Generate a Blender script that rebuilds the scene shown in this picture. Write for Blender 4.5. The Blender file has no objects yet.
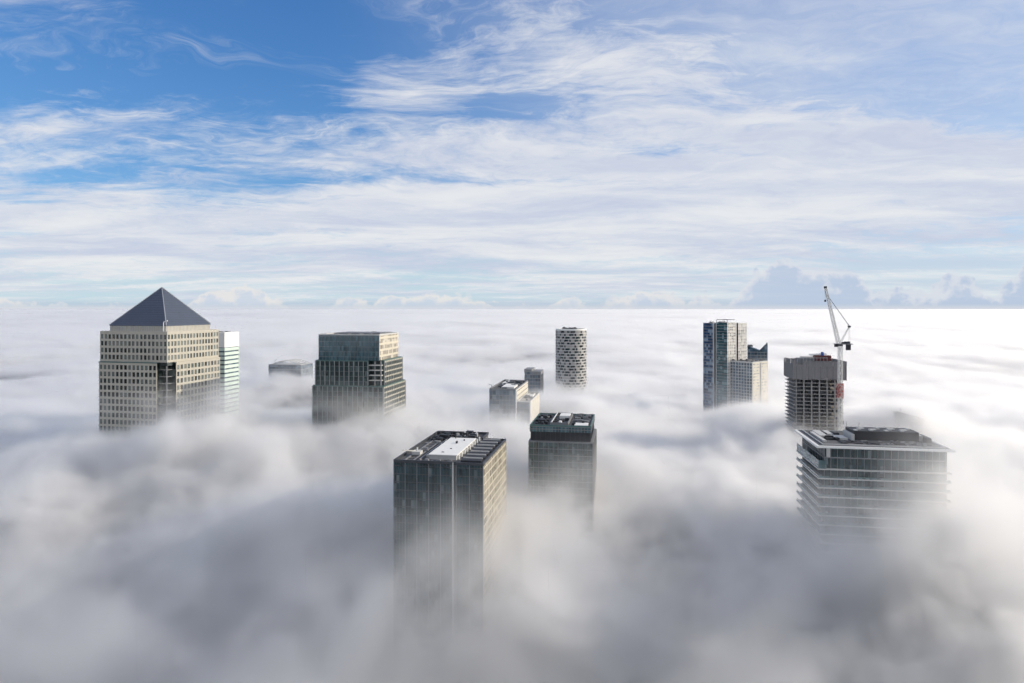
import bpy, bmesh, math, random
from mathutils import Vector, noise
rnd = random.Random(7)
sc = bpy.context.scene
COL = sc.collection
R = math.radians
CAMZ = 222.0
F = 682.667
SUN_AZ = R(83.0)
SUN_EL = R(21.0)

# ------------------------------------------------------------------ camera
cd = bpy.data.cameras.new('camera')
cam = bpy.data.objects.new('camera', cd); COL.objects.link(cam)
cam.location = (0, 0, CAMZ); cam.rotation_euler = (R(90), 0, 0)
cd.lens = 24; cd.sensor_width = 36; cd.shift_y = -33.5/1024
cd.clip_start = 1; cd.clip_end = 200000
sc.camera = cam

# ------------------------------------------------------------------ render settings
cy = sc.cycles
sc.render.engine = 'CYCLES'
cy.use_denoising = True
try: cy.denoiser = 'OPENIMAGEDENOISE'
except Exception: pass
cy.max_bounces = 10; cy.diffuse_bounces = 3; cy.glossy_bounces = 3
cy.transmission_bounces = 2; cy.volume_bounces = 6; cy.transparent_max_bounces = 8
cy.volume_step_rate = 3.0; cy.volume_max_steps = 256
cy.use_adaptive_sampling = True; cy.adaptive_threshold = 0.05
cy.sample_clamp_indirect = 8
vs = sc.view_settings
vs.view_transform = 'Standard'; vs.look = 'None'; vs.gamma = 1.0; vs.use_curve_mapping = False
vs.exposure = 0.42

# ------------------------------------------------------------------ sun
ld = bpy.data.lights.new('sun', 'SUN'); ld.energy = 3.5; ld.angle = R(0.5); ld.color = (1.0, 0.89, 0.73)
sun = bpy.data.objects.new('sun', ld); COL.objects.link(sun)
sdir = Vector((math.sin(SUN_AZ)*math.cos(SUN_EL), math.cos(SUN_AZ)*math.cos(SUN_EL), math.sin(SUN_EL)))
sun.rotation_euler = sdir.to_track_quat('Z', 'Y').to_euler()

# ------------------------------------------------------------------ node helper
class NG:
    """short hand for building node trees out of expressions"""
    def __init__(s, nt, geo=False):
        s.nt = nt; s.geo = geo
    def node(s, t, **kw):
        n = s.nt.nodes.new(t)
        for k, v in kw.items(): setattr(n, k, v)
        return n
    def put(s, sock, v):
        if isinstance(v, bpy.types.NodeSocket): s.nt.links.new(v, sock)
        elif v is not None:
            if isinstance(v, tuple) and sock.type == 'RGBA' and len(v) == 3: v = v + (1,)
            sock.default_value = v
    def m(s, op, a, b=None, c=None, clamp=False):
        n = s.node('ShaderNodeMath', operation=op, use_clamp=clamp)
        for i, v in enumerate((a, b, c)):
            if v is not None: s.put(n.inputs[i], v)
        return n.outputs[0]
    def add(s, a, b): return s.m('ADD', a, b)
    def sub(s, a, b): return s.m('SUBTRACT', a, b)
    def mul(s, a, b): return s.m('MULTIPLY', a, b)
    def div(s, a, b): return s.m('DIVIDE', a, b)
    def mad(s, a, b, c): return s.m('MULTIPLY_ADD', a, b, c)
    def smooth(s, x, a, b, lo=0.0, hi=1.0, kind='SMOOTHSTEP'):
        n = s.node('ShaderNodeMapRange', interpolation_type=kind)
        for k, v in (('Value', x), ('From Min', a), ('From Max', b), ('To Min', lo), ('To Max', hi)): s.put(n.inputs[k], v)
        return n.outputs[0]
    def xyz(s, v):
        n = s.node('ShaderNodeSeparateXYZ'); s.put(n.inputs[0], v); return n.outputs
    def vec(s, x, y, z):
        n = s.node('ShaderNodeCombineXYZ')
        for i, v in enumerate((x, y, z)): s.put(n.inputs[i], v)
        return n.outputs[0]
    def vm(s, op, a, b=None, scale=None):
        n = s.node('ShaderNodeVectorMath', operation=op); s.put(n.inputs[0], a)
        if b is not None: s.put(n.inputs[1], b)
        if scale is not None: s.put(n.inputs['Scale'], scale)
        return n.outputs[0]
    def noise(s, vec, scale=1.0, detail=4.0, rough=0.5, dist=0.0, out=0, lac=2.0):
        n = s.node('ShaderNodeTexNoise'); s.put(n.inputs['Vector'], vec)
        n.inputs['Scale'].default_value = scale; n.inputs['Detail'].default_value = detail
        n.inputs['Roughness'].default_value = rough; n.inputs['Distortion'].default_value = dist
        n.inputs['Lacunarity'].default_value = lac
        return n.outputs[out]
    def mix(s, f, a, b):
        n = s.node('ShaderNodeMix', data_type='RGBA'); s.put(n.inputs['Factor'], f)
        s.put(n.inputs[6], a); s.put(n.inputs[7], b)
        return n.outputs[2]
    def gauss(s, x, y, cx, cy_, sx, sy):
        a = s.m('POWER', s.div(s.sub(x, cx), sx), 2.0); b = s.m('POWER', s.div(s.sub(y, cy_), sy), 2.0)
        return s.m('EXPONENT', s.mul(s.add(a, b), -1.0))
# ------------------------------------------------------------------ world: Nishita sky with high cirrus and a far cumulus line
w = bpy.data.worlds.new('World'); sc.world = w; w.use_nodes = True
nt = w.node_tree; nt.nodes.clear(); g = NG(nt)
sky = g.node('ShaderNodeTexSky', sky_type='NISHITA', sun_disc=False)
sky.sun_elevation = SUN_EL; sky.sun_rotation = SUN_AZ; sky.altitude = 200
sky.air_density = 1.0; sky.dust_density = 0.15; sky.ozone_density = 3.0
d = g.node('ShaderNodeTexCoord').outputs['Generated']
dx, dy, dz = g.xyz(d)
yy = g.m('MAXIMUM', dy, 0.12)
ax = g.div(dx, yy); ay = g.div(dz, yy)          # direction as slopes, for placing the cloud masses
zz = g.add(g.m('MAXIMUM', dz, 0.0), 0.09)
u = g.div(dx, zz); v = g.div(dy, zz)             # the cirrus deck seen in perspective
p = g.vec(u, v, 0.0)
warp = g.vm('SUBTRACT', g.noise(p, 0.55, 3, 0.5, out=1), (0.5, 0.5, 0.5))
pw = g.vm('ADD', p, g.vm('SCALE', warp, scale=1.5))
rot = g.node('ShaderNodeMapping'); g.put(rot.inputs['Vector'], pw)
rot.inputs['Rotation'].default_value = (0, 0, R(-24)); rot.inputs['Scale'].default_value = (0.42, 1.5, 1.0)
streak = g.noise(rot.outputs[0], 1.15, 12, 0.69, 0.25)
rot2 = g.node('ShaderNodeMapping'); g.put(rot2.inputs['Vector'], g.vm('ADD', p, g.vm('SCALE', g.vm('SUBTRACT', g.noise(p, 1.1, 4, 0.55, out=1), (0.5, 0.5, 0.5)), scale=1.5)))
rot2.inputs['Rotation'].default_value = (0, 0, R(52)); rot2.inputs['Scale'].default_value = (0.8, 2.4, 1.0)
feather = g.noise(rot2.outputs[0], 1.9, 10, 0.68, 0.5)          # fine fibres combed across the streaks
fine = g.mad(feather, 0.6, g.mul(g.noise(pw, 2.6, 10, 0.68, 0.4), 0.4))
big = g.noise(g.vm('ADD', p, (3.1, 1.7, 0.0)), 0.33, 3, 0.5)
gw = g.vm('SUBTRACT', g.noise(g.vec(g.mul(ax, 1.6), g.mul(ay, 4.0), 0.0), 4.0, 4, 0.6, out=1), (.5, .5, .5))
gwx, gwy, _gz = g.xyz(gw)
bx_, by_ = g.mad(gwx, 0.16, ax), g.mad(gwy, 0.075, ay)      # ragged edges for the cloud masses
def G(px, py, sx, sy): return g.gauss(bx_, by_, (px-512)/F, (308-py)/F, sx/F, sy/F)
cov = g.mad(big, 0.60, -0.185)
cov = g.add(cov, g.mul(G(760, 185, 330, 80), 0.30))
cov = g.add(cov, g.mul(G(150, 230, 380, 42), 0.30))
cov = g.add(cov, g.mul(G(620, 75, 130, 60), 0.16))
cov = g.add(cov, g.mul(G(880, 150, 200, 55), 0.16))
cov = g.add(cov, g.mul(G(390, 80, 60, 30), 0.10))
cov = g.add(cov, g.mul(G(60, 130, 120, 16), 0.12))
cov = g.sub(cov, g.mul(G(290, 40, 140, 65), 0.26))
cov = g.sub(cov, g.mul(G(60, 60, 160, 50), 0.22))
cov = g.sub(cov, g.mul(G(525, 105, 75, 16), 0.17))
cov = g.sub(cov, g.mul(G(980, 40, 170, 60), 0.20))
cov = g.add(cov, g.mul(G(470, 190, 140, 60), 0.12))
cov = g.sub(cov, g.mul(G(690, 148, 70, 9), 0.20))
cov = g.sub(cov, g.mul(G(90, 172, 110, 9), 0.22))
cov = g.sub(cov, g.mul(G(380, 172, 150, 9), 0.16))
cov = g.sub(cov, g.mul(G(380, 232, 170, 6), 0.16))
cov = g.add(cov, g.smooth(dy, 0.1, -0.3, 0.0, 0.25))                 # cloud cover added behind the camera to light the fog's front
dens = g.add(g.add(g.mul(streak, 0.72), g.mul(fine, 0.74)), cov)
cl = g.smooth(dens, 0.70, 1.06)
veilcl = g.mul(g.smooth(g.mad(big, 0.35, ax), -0.15, 0.55), g.smooth(fine, 0.25, 0.7, 0.45, 0.75))
cl = g.m('MAXIMUM', cl, veilcl)
hair = g.mul(g.smooth(feather, 0.50, 0.74), g.smooth(g.noise(p, 0.9, 3, 0.5), 0.36, 0.62, 0.06, 0.50))
cl = g.sub(1.0, g.mul(g.sub(1.0, cl), g.sub(1.0, hair)))                       # loose hairs of cirrus over the blue
# thin grey undersides inside the cloud sheet
und = g.noise(g.vm('MULTIPLY', pw, (0.35, 1.0, 1.0)), 1.3, 5, 0.55)
ccol = g.mix(g.smooth(g.mad(fine, 0.5, und), 0.55, 0.95), (3.5, 3.8, 4.6, 1), (5.0, 5.05, 5.15, 1))
blue = g.node('ShaderNodeHueSaturation'); blue.inputs['Saturation'].default_value = 1.18; blue.inputs['Value'].default_value = 1.0
g.put(blue.inputs['Color'], sky.outputs[0])
clear = g.vm('MULTIPLY', blue.outputs[0], (0.60, 0.73, 0.98))
one = g.vm('ADD', g.vm('SCALE', clear, scale=0.075), (1.0, 1.0, 1.0)); clear = g.vm('SCALE', g.vm('DIVIDE', clear, one), scale=1.22)
clear = g.mix(g.smooth(ay, 0.16, 0.0, 0.0, 0.85), clear, (3.3, 4.3, 4.9, 1))        # thin high haze low over the horizon
c = g.mix(g.mul(cl, 0.94), clear, ccol)
c = g.mix(g.smooth(ay, 0.016, 0.002, 0.0, 0.75), c, (2.75, 3.35, 4.1, 1))          # murk along the very horizon
# far cumulus line on the horizon: cauliflower tops, bluish with distance, lit along their upper edge
def vor(vec, scale):
    n = g.node('ShaderNodeTexVoronoi', feature='SMOOTH_F1'); g.put(n.inputs['Vector'], vec); n.inputs['Scale'].default_value = scale
    n.inputs['Smoothness'].default_value = 0.35
    return n.outputs['Distance']
wob = g.vm('SCALE', g.vm('SUBTRACT', g.noise(g.vec(g.mul(ax, 60), g.mul(ay, 70), 0.0), 1.0, 4, 0.55, out=1), (.5, .5, .5)), scale=0.9)
pc = g.vm('ADD', g.vec(g.mul(ax, 46.0), g.mul(ay, 58.0), 2.0), wob)
b1, b2, b3 = vor(pc, 0.62), vor(pc, 1.3), vor(pc, 3.1)
bub = g.add(g.add(g.mul(b1, 0.55), g.mul(b2, 0.35)), g.mul(b3, 0.16))
top = g.mul(g.noise(g.vec(g.mul(ax, 22.0), 4.0, 0.0), 1.0, 3, 0.6), 0.016)
for (px, sx, h) in ((225, 30, 22), (265, 20, 12), (350, 18, 9), (395, 26, 13), (440, 24, 15), (480, 18, 9), (570, 20, 9), (628, 22, 11), (660, 24, 16), (700, 18, 9), (765, 26, 30), (800, 24, 30), (840, 22, 27), (880, 150, 11), (905, 60, 9), (960, 24, 20), (1040, 36, 40), (1200, 90, 26), (-60, 90, 14)):
    a = g.m('POWER', g.m('ABSOLUTE', g.div(g.sub(ax, (px-512)/F), sx/F)), 3.0)
    top = g.add(top, g.mul(g.m('EXPONENT', g.mul(a, -1.0)), h/F))
edge = g.sub(top, g.add(ay, g.mul(g.sub(bub, 0.27), 0.032)))
cm = g.smooth(edge, -0.002, 0.0045)
rim = g.smooth(g.add(edge, g.mul(g.sub(0.50, bub), 0.045)), 0.0, 0.024)
bank = g.smooth(ax, 0.05, 0.45)
litc = g.mix(bank, (5.0, 4.85, 4.7, 1), (4.2, 4.4, 4.8, 1))
shade = g.mix(bank, (3.7, 4.1, 4.75, 1), (2.9, 3.45, 4.45, 1))
cucol = g.mix(rim, litc, shade)
c = g.mix(g.mul(cm, g.smooth(ay, 0.0, 0.010, 0.35, 0.80)), c, cucol)
c = g.mix(g.smooth(ay, 0.007, -0.001, 0.0, 0.7), c, (4.2, 4.3, 4.6, 1))              # the fog's own haze softens the skyline
bg = g.node('ShaderNodeBackground'); g.put(bg.inputs['Color'], c); bg.inputs['Strength'].default_value = 0.124
out = g.node('ShaderNodeOutputWorld'); nt.links.new(bg.outputs[0], out.inputs['Surface'])
# ------------------------------------------------------------------ fog: a dense sea (surface) and the loose drifting fog on top of it
def bump(x, y, cx, cy_, sx, sy): return math.exp(-(((x-cx)/sx)**2 + ((y-cy_)/sy)**2))
def sstep(x, a, b):
    t = min(1.0, max(0.0, (x-a)/(b-a))); return t*t*(3-2*t)
# hills and hollows of the fog top: x, y, sx, sy, height
HILLS = [(-200, 440, 110, 70, 14), (-40, 560, 120, 60, 6), (-290, 880, 120, 70, 30), (30, 690, 60, 50, 24), (330, 560, 50, 60, 18)]
# loose fog standing higher than the sea round the towers (volume only); one out-of-view hollow added to let sun in
PUFFS = [(-35, 312, 55, 40, 6), (190, 285, 60, 45, 26), (235, 312, 45, 26, 8), (330, 290, 75, 80, -34), (-200, 270, 90, 50, -12), (65, 392, 45, 45, -16), (205, 325, 60, 40, 10), (-235, 480, 90, 45, 22), (-100, 490, 80, 45, 16), (-20, 530, 60, 40, 10), (300, 560, 90, 60, 6), (-130, 340, 130, 60, 14)]
# single swirls climbing a facade: centre, reach, extra density
SWIRLS = [(-262, 512, 146, 40, 14, 13, .05), (-212, 508, 150, 26, 20, 14, .05), (-122, 528, 140, 42, 14, 14, .05), (10, 566, 138, 26, 14, 12, .03), (236, 736, 120, 34, 20, 18, .03), (222, 334, 126, 28, 14, 24, .13), (195, 330, 92, 60, 16, 22, .15), (-35, 312, 80, 50, 18, 22, .10), (258, 690, 118, 45, 40, 34, .016), (268, 522, 122, 34, 16, 12, .03), (320, 548, 134, 26, 14, 10, .04), (72, 400, 118, 16, 14, 12, .02), (-10, 312, 110, 18, 10, 22, .02), (-262, 880, 136, 60, 20, 12, .02), (22, 740, 132, 24, 14, 16, .012)]
def deck_base(y):
    return -12 + 96*sstep(y, 235, 420) + 26*sstep(y, 400, 560) - 16*sstep(y, 620, 850) + 32*sstep(y, 1100, 1900)
def deck_h(x, y):
    h = deck_base(y)
    for (cx, cy_, sx, sy, a) in HILLS: h += a*bump(x, y, cx, cy_, sx, sy)
    f = 1.0
    f = 1.0-.55*sstep(y, 900, 1800)
    h += 9*f*noise.fractal(Vector((x/190, y/150, 3.3)), 1.0, 2.1, 5)
    far = sstep(y, 900, 2500)
    h += (4+6*far)*noise.fractal(Vector((x/1500, y/700, 7.7)), 1.0, 2.0, 3)
    h += 14*sstep(y, 5000, 20000)*noise.fractal(Vector((x/9000, y/3500, 1.2)), 1.0, 2.0, 3)
    return h
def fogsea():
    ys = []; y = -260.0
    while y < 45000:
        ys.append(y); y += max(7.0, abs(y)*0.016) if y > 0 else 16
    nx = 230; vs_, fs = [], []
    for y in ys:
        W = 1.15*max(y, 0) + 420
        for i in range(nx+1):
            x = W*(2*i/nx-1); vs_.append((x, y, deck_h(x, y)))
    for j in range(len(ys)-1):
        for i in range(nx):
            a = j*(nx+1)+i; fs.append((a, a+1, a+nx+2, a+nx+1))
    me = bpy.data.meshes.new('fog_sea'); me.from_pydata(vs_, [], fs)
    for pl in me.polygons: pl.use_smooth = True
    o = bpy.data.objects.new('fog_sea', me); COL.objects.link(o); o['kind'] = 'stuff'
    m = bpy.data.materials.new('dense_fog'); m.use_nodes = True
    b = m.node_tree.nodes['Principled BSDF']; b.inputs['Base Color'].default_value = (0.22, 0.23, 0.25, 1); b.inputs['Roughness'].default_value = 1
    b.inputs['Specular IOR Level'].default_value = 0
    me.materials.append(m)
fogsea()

def fog_volume(name, lo, hi, res, S=1.0, thin=1300, tail=480):
    m = bpy.data.materials.new(name + '_air'); m.use_nodes = True
    n = m.node_tree; n.nodes.clear()
    pv = n.nodes.new('ShaderNodeVolumePrincipled'); ou = n.nodes.new('ShaderNodeOutputMaterial')
    pv.inputs['Color'].default_value = (0.985, 0.987, 0.992, 1); pv.inputs['Density'].default_value = 1.0
    pv.inputs['Anisotropy'].default_value = 0.42
    n.links.new(pv.outputs[0], ou.inputs['Volume'])
    me = bpy.data.meshes.new(name); me.from_pydata([(0, 0, 100)], [], [])
    o = bpy.data.objects.new(name, me); COL.objects.link(o); o['kind'] = 'stuff'
    t = bpy.data.node_groups.new(name + '_field', 'GeometryNodeTree')
    t.interface.new_socket('Geometry', in_out='OUTPUT', socket_type='NodeSocketGeometry')
    q = NG(t, True)
    P = q.node('GeometryNodeInputPosition').outputs[0]
    x, y, z = q.xyz(P)
    base = q.add(q.smooth(y, 210, 420, -2, 84), q.smooth(y, 400, 560, 0, 26))
    base = q.add(base, q.add(q.smooth(y, 620, 850, 0, -16), q.smooth(y, 1100, 1900, 0, 32)))
    for (cx, cy_, sx, sy, a) in HILLS: base = q.add(base, q.mul(q.gauss(x, y, cx, cy_, sx, sy), a))
    thick = q.smooth(y, 260, 620, 34, 18)
    for (cx, cy_, sx, sy, a) in PUFFS: thick = q.add(thick, q.mul(q.gauss(x, y, cx, cy_, sx, sy), a))
    def shake(P_, sc_, amp): return q.vm('SCALE', q.vm('SUBTRACT', q.noise(P_, sc_, 2, 0.5, out=1), (.5, .5, .5)), scale=amp)
    P = q.vm('SCALE', P, scale=1/S)
    Pw = q.vm('ADD', P, shake(P, 1/75, 60)); Pw = q.vm('ADD', Pw, shake(Pw, 1/24, 20))
    n1 = q.noise(q.vm('MULTIPLY', Pw, (1.0, 1.0, 1.3)), 1/105, 7, 0.58)
    n2 = q.noise(q.vm('ADD', Pw, (517, 33, 90)), 1/42, 6, 0.62)
    n3 = q.noise(q.vm('ADD', Pw, (91, 7, 330)), 1/17, 4, 0.65)
    top = q.add(q.add(base, thick), q.mul(q.sub(n1, 0.5), q.smooth(y, 400, 800, 95, 50)))
    depth = q.sub(top, z)                                  # metres below the local fog top
    core = q.smooth(q.add(depth, q.mul(q.sub(n3, 0.5), 24)), 0, 17)
    brk = q.smooth(q.add(q.mad(n3, 0.35, n2), q.mul(depth, 0.006)), 0.50, 0.80)
    wisp = q.mul(q.smooth(n1, 0.42, 0.60), q.smooth(q.mad(n3, 0.4, n2), 0.56, 0.88))
    veil = q.mul(q.mul(q.smooth(z, 150, 95), q.mul(wisp, q.smooth(y, 210, 330, 0.3, 1.0))), q.add(q.smooth(y, 650, 430, 0.0, 0.028), q.smooth(y, 1150, 900, 0.0, 0.008)))
    curl = q.smooth(q.mad(n3, 0.45, n2), 0.56, 0.86)
    for (a, b, c_, sa, sb, sc_, dd) in SWIRLS:
        gz = q.m('EXPONENT', q.mul(q.m('POWER', q.div(q.sub(z, c_), sc_), 2.0), -1.0))
        veil = q.add(veil, q.mul(q.mul(q.gauss(x, y, a, b, sa, sb), gz), q.mul(curl, dd)))
    dn = q.add(q.mul(q.mul(core, brk), q.add(q.smooth(y, 260, 430, 0.006, 0.10), q.add(q.add(q.mul(q.gauss(x, y, 185, 280, 65, 50), 0.07), q.mul(q.gauss(x, y, 235, 312, 60, 26), 0.08)), q.mul(q.gauss(x, y, -35, 302, 60, 38), 0.10)))), veil)
    dn = q.mul(dn, q.m('EXPONENT', q.mul(q.m('MAXIMUM', q.sub(y, thin), 0.0), -1/tail)))   # the loose fog thins out far away
    dn = q.m('MAXIMUM', dn, 0.0)
    vc = q.node('GeometryNodeVolumeCube')
    for k, val in (('Density', dn), ('Background', 0.0), ('Min', lo), ('Max', hi), ('Resolution X', res[0]), ('Resolution Y', res[1]), ('Resolution Z', res[2])):
        q.put(vc.inputs[k], val)
    sm = q.node('GeometryNodeSetMaterial'); sm.inputs['Material'].default_value = m
    go = q.node('NodeGroupOutput')
    t.links.new(vc.outputs[0], sm.inputs[0]); t.links.new(sm.outputs[0], go.inputs[0])
    md = o.modifiers.new('fog', 'NODES'); md.node_group = t
    me.materials.append(m)
    return o
fog_volume('drifting_fog', (-470, 90, 6), (480, 560, 170), (300, 150, 52))
fog_volume('drifting_fog', (-820, 560, 40), (840, 1250, 170), (280, 116, 33))
fog_volume('drifting_fog', (-3300, 1251, 90), (3400, 4400, 170), (240, 120, 14), S=1.8, thin=9e4)
fog_volume('drifting_fog', (-36000, 4402, 90), (36000, 46000, 170), (300, 160, 12), S=7.0, thin=9e5)
# ------------------------------------------------------------------ mesh kit
class MB:
    def __init__(s): s.v = []; s.f = []
    def hexa(s, c):
        """eight corners: bottom ring then top ring, counter-clockwise seen from above"""
        b = len(s.v); s.v += [tuple(p) for p in c]
        s.f += [tuple(b+i for i in q) for q in ((3,2,1,0),(4,5,6,7),(0,1,5,4),(1,2,6,5),(2,3,7,6),(3,0,4,7))]
        return s
    def box(s, x0, x1, y0, y1, z0, z1):
        return s.hexa([(x0,y0,z0),(x1,y0,z0),(x1,y1,z0),(x0,y1,z0),(x0,y0,z1),(x1,y0,z1),(x1,y1,z1),(x0,y1,z1)])
    def obox(s, A, u, n, s0, s1, d0, d1, z0, z1):
        """a box on a wall that starts at A and runs along u, n pointing outward"""
        def P(a, d, z): return (A[0]+u[0]*a+n[0]*d, A[1]+u[1]*a+n[1]*d, z)
        return s.hexa([P(s0,d1,z0),P(s1,d1,z0),P(s1,d0,z0),P(s0,d0,z0),P(s0,d1,z1),P(s1,d1,z1),P(s1,d0,z1),P(s0,d0,z1)])
    def prism(s, poly, z0, z1):
        b = len(s.v); n = len(poly)
        s.v += [(p[0],p[1],z0) for p in poly] + [(p[0],p[1],z1) for p in poly]
        s.f.append(tuple(b+n-1-i for i in range(n))); s.f.append(tuple(b+n+i for i in range(n)))
        for i in range(n):
            j = (i+1) % n; s.f.append((b+i, b+j, b+n+j, b+n+i))
        return s
    def bar(s, p, q, t, t2=None, sides=4):
        p = Vector(p); q = Vector(q); d = (q-p).normalized()
        a = d.orthogonal().normalized() if abs(d.z) > .98 else d.cross(Vector((0,0,1))).normalized()
        c = d.cross(a); b = len(s.v); t2 = t if t2 is None else t2
        for P, r in ((p, t/2), (q, t2/2)):
            for i in range(sides):
                an = 2*math.pi*(i+.5)/sides; s.v.append(tuple(P + (a*math.cos(an)+c*math.sin(an))*r*(1.414 if sides == 4 else 1)))
        s.f.append(tuple(b+sides-1-i for i in range(sides))); s.f.append(tuple(b+sides+i for i in range(sides)))
        for i in range(sides):
            j = (i+1) % sides; s.f.append((b+i, b+j, b+sides+j, b+sides+i))
        return s
    def ring(s, r0, r1, z0, z1, a0=0.0, a1=2*math.pi, n=48, cx=0, cy_=0):
        for i in range(n):
            t0 = a0+(a1-a0)*i/n; t1 = a0+(a1-a0)*(i+1)/n
            def P(r, t, z): return (cx+r*math.cos(t), cy_+r*math.sin(t), z)
            s.hexa([P(r0,t0,z0),P(r1,t0,z0),P(r1,t1,z0),P(r0,t1,z0),P(r0,t0,z1),P(r1,t0,z1),P(r1,t1,z1),P(r0,t1,z1)])
        return s
    def build(s, name, mat, parent=None, label=None, kind=None):
        me = bpy.data.meshes.new(name); me.from_pydata(s.v, [], s.f)
        bm = bmesh.new(); bm.from_mesh(me); bmesh.ops.recalc_face_normals(bm, faces=bm.faces); bm.to_mesh(me); bm.free()
        o = bpy.data.objects.new(name, me); COL.objects.link(o); me.materials.append(mat)
        if parent is not None: o.parent = parent
        if label: o['label'] = label
        if kind: o['kind'] = kind
        return o
def each(mb, name, mat, parent):
    """every box of the kit an object of its own"""
    for i in range(0, len(mb.v), 8):
        one = MB(); one.v = mb.v[i:i+8]
        one.f = [tuple(k-i for k in f) for f in mb.f[i//8*6:i//8*6+6]]
        one.build(name, mat, parent)
def thing(name, label, cat, loc=(0,0,0), rz=0.0, group=None):
    o = bpy.data.objects.new(name, None); COL.objects.link(o)
    o.location = loc; o.rotation_euler = (0, 0, rz); o['label'] = label; o['category'] = cat
    if group: o['group'] = group
    return o

# ------------------------------------------------------------------ placing towers: the near corner, its distance and the turn of the street grid
GRID = R(9.5)
class Site:
    def __init__(s, px, D, w, d, turn=GRID, corner=(1, -1)):
        """corner: which footprint corner (x sign, y sign) stands at pixel column px, D metres ahead"""
        s.w, s.d, s.t = w, d, turn
        s.e1 = Vector((math.cos(turn), -math.sin(turn), 0)); s.e2 = Vector((math.sin(turn), math.cos(turn), 0))
        P = Vector(((px-512)/F*D, D, 0)); s.c = P - s.e1*(corner[0]*w/2) - s.e2*(corner[1]*d/2)
        s.x0, s.x1, s.y0, s.y1 = -w/2, w/2, -d/2, d/2
    def at(s, px, py, z):
        """local x, y of the point at height z seen at that pixel"""
        D = (CAMZ-z)*F/(py-308); P = Vector(((px-512)/F*D, D, 0)) - s.c
        return P.dot(s.e1), P.dot(s.e2)
    def thing(s, name, label, cat='tower', group=None): return thing(name, label, cat, s.c, -s.t, group)

# ------------------------------------------------------------------ materials
def newmat(name):
    m = bpy.data.materials.new(name); m.use_nodes = True
    return m, NG(m.node_tree), m.node_tree.nodes['Principled BSDF']
def paint(name, col, rough=0.6, metal=0.0, var=0.12, scale=0.25, streak=True):
    """a solid surface with blotches and faint rain streaks"""
    m, g, b = newmat(name)
    P = g.node('ShaderNodeTexCoord').outputs['Object']
    n1 = g.noise(P, scale, 5, 0.6)
    n2 = g.noise(g.vm('MULTIPLY', P, (1.4, 1.4, 0.07)), 1.0, 3, 0.55)
    f = g.add(g.mul(g.sub(n1, 0.5), var*2.2), g.mul(g.sub(n2, 0.5), var*1.8 if streak else 0.0))
    c = g.vm('SCALE', col, scale=g.add(f, 1.0))
    g.put(b.inputs['Base Color'], c); b.inputs['Roughness'].default_value = rough; b.inputs['Metallic'].default_value = metal
    return m
def glass(name, dark, light, bay=1.5, fh=4.0, lightshare=0.12, rough=0.08, tilt=0.02, off=(0.13, 0.17, 0.11), band=0.0, bandcol=(0.3,0.33,0.34)):
    """coated facade glass: every pane differs a little in tint, tilt and what stands behind it"""
    m, g, b = newmat(name)
    P = g.node('ShaderNodeTexCoord').outputs['Object']
    q = g.vm('DIVIDE', g.vm('ADD', P, off), (bay, bay, fh))
    cell = g.vm('FLOOR', q)
    wn = g.node('ShaderNodeTexWhiteNoise', noise_dimensions='3D'); g.put(wn.inputs['Vector'], cell)
    wv, wc = wn.outputs['Value'], wn.outputs['Color']
    # blinds and lit ceilings come in runs along a floor
    run = g.noise(g.vm('MULTIPLY', cell, (0.35, 0.35, 1.7)), 1.0, 2, 0.5)
    lit = g.smooth(g.mad(wv, 0.25, run), 0.86-lightshare, 0.92-lightshare)
    base = g.vm('SCALE', dark, scale=g.mad(wv, 0.9, 0.55))
    c = g.mix(lit, base, light)
    if band > 0:                                # a spandrel strip at every floor line
        fz = g.xyz(g.vm('FRACTION', q))[2]
        c = g.mix(g.m('LESS_THAN', fz, band), c, bandcol)
    g.put(b.inputs['Base Color'], c)
    b.inputs['Roughness'].default_value = rough; b.inputs['IOR'].default_value = 1.75
    geo = g.node('ShaderNodeNewGeometry').outputs['Normal']
    nn = g.vm('NORMALIZE', g.vm('ADD', geo, g.vm('SCALE', g.vm('SUBTRACT', wc, (.5,.5,.5)), scale=tilt)))
    g.put(b.inputs['Normal'], nn)
    return m
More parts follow.
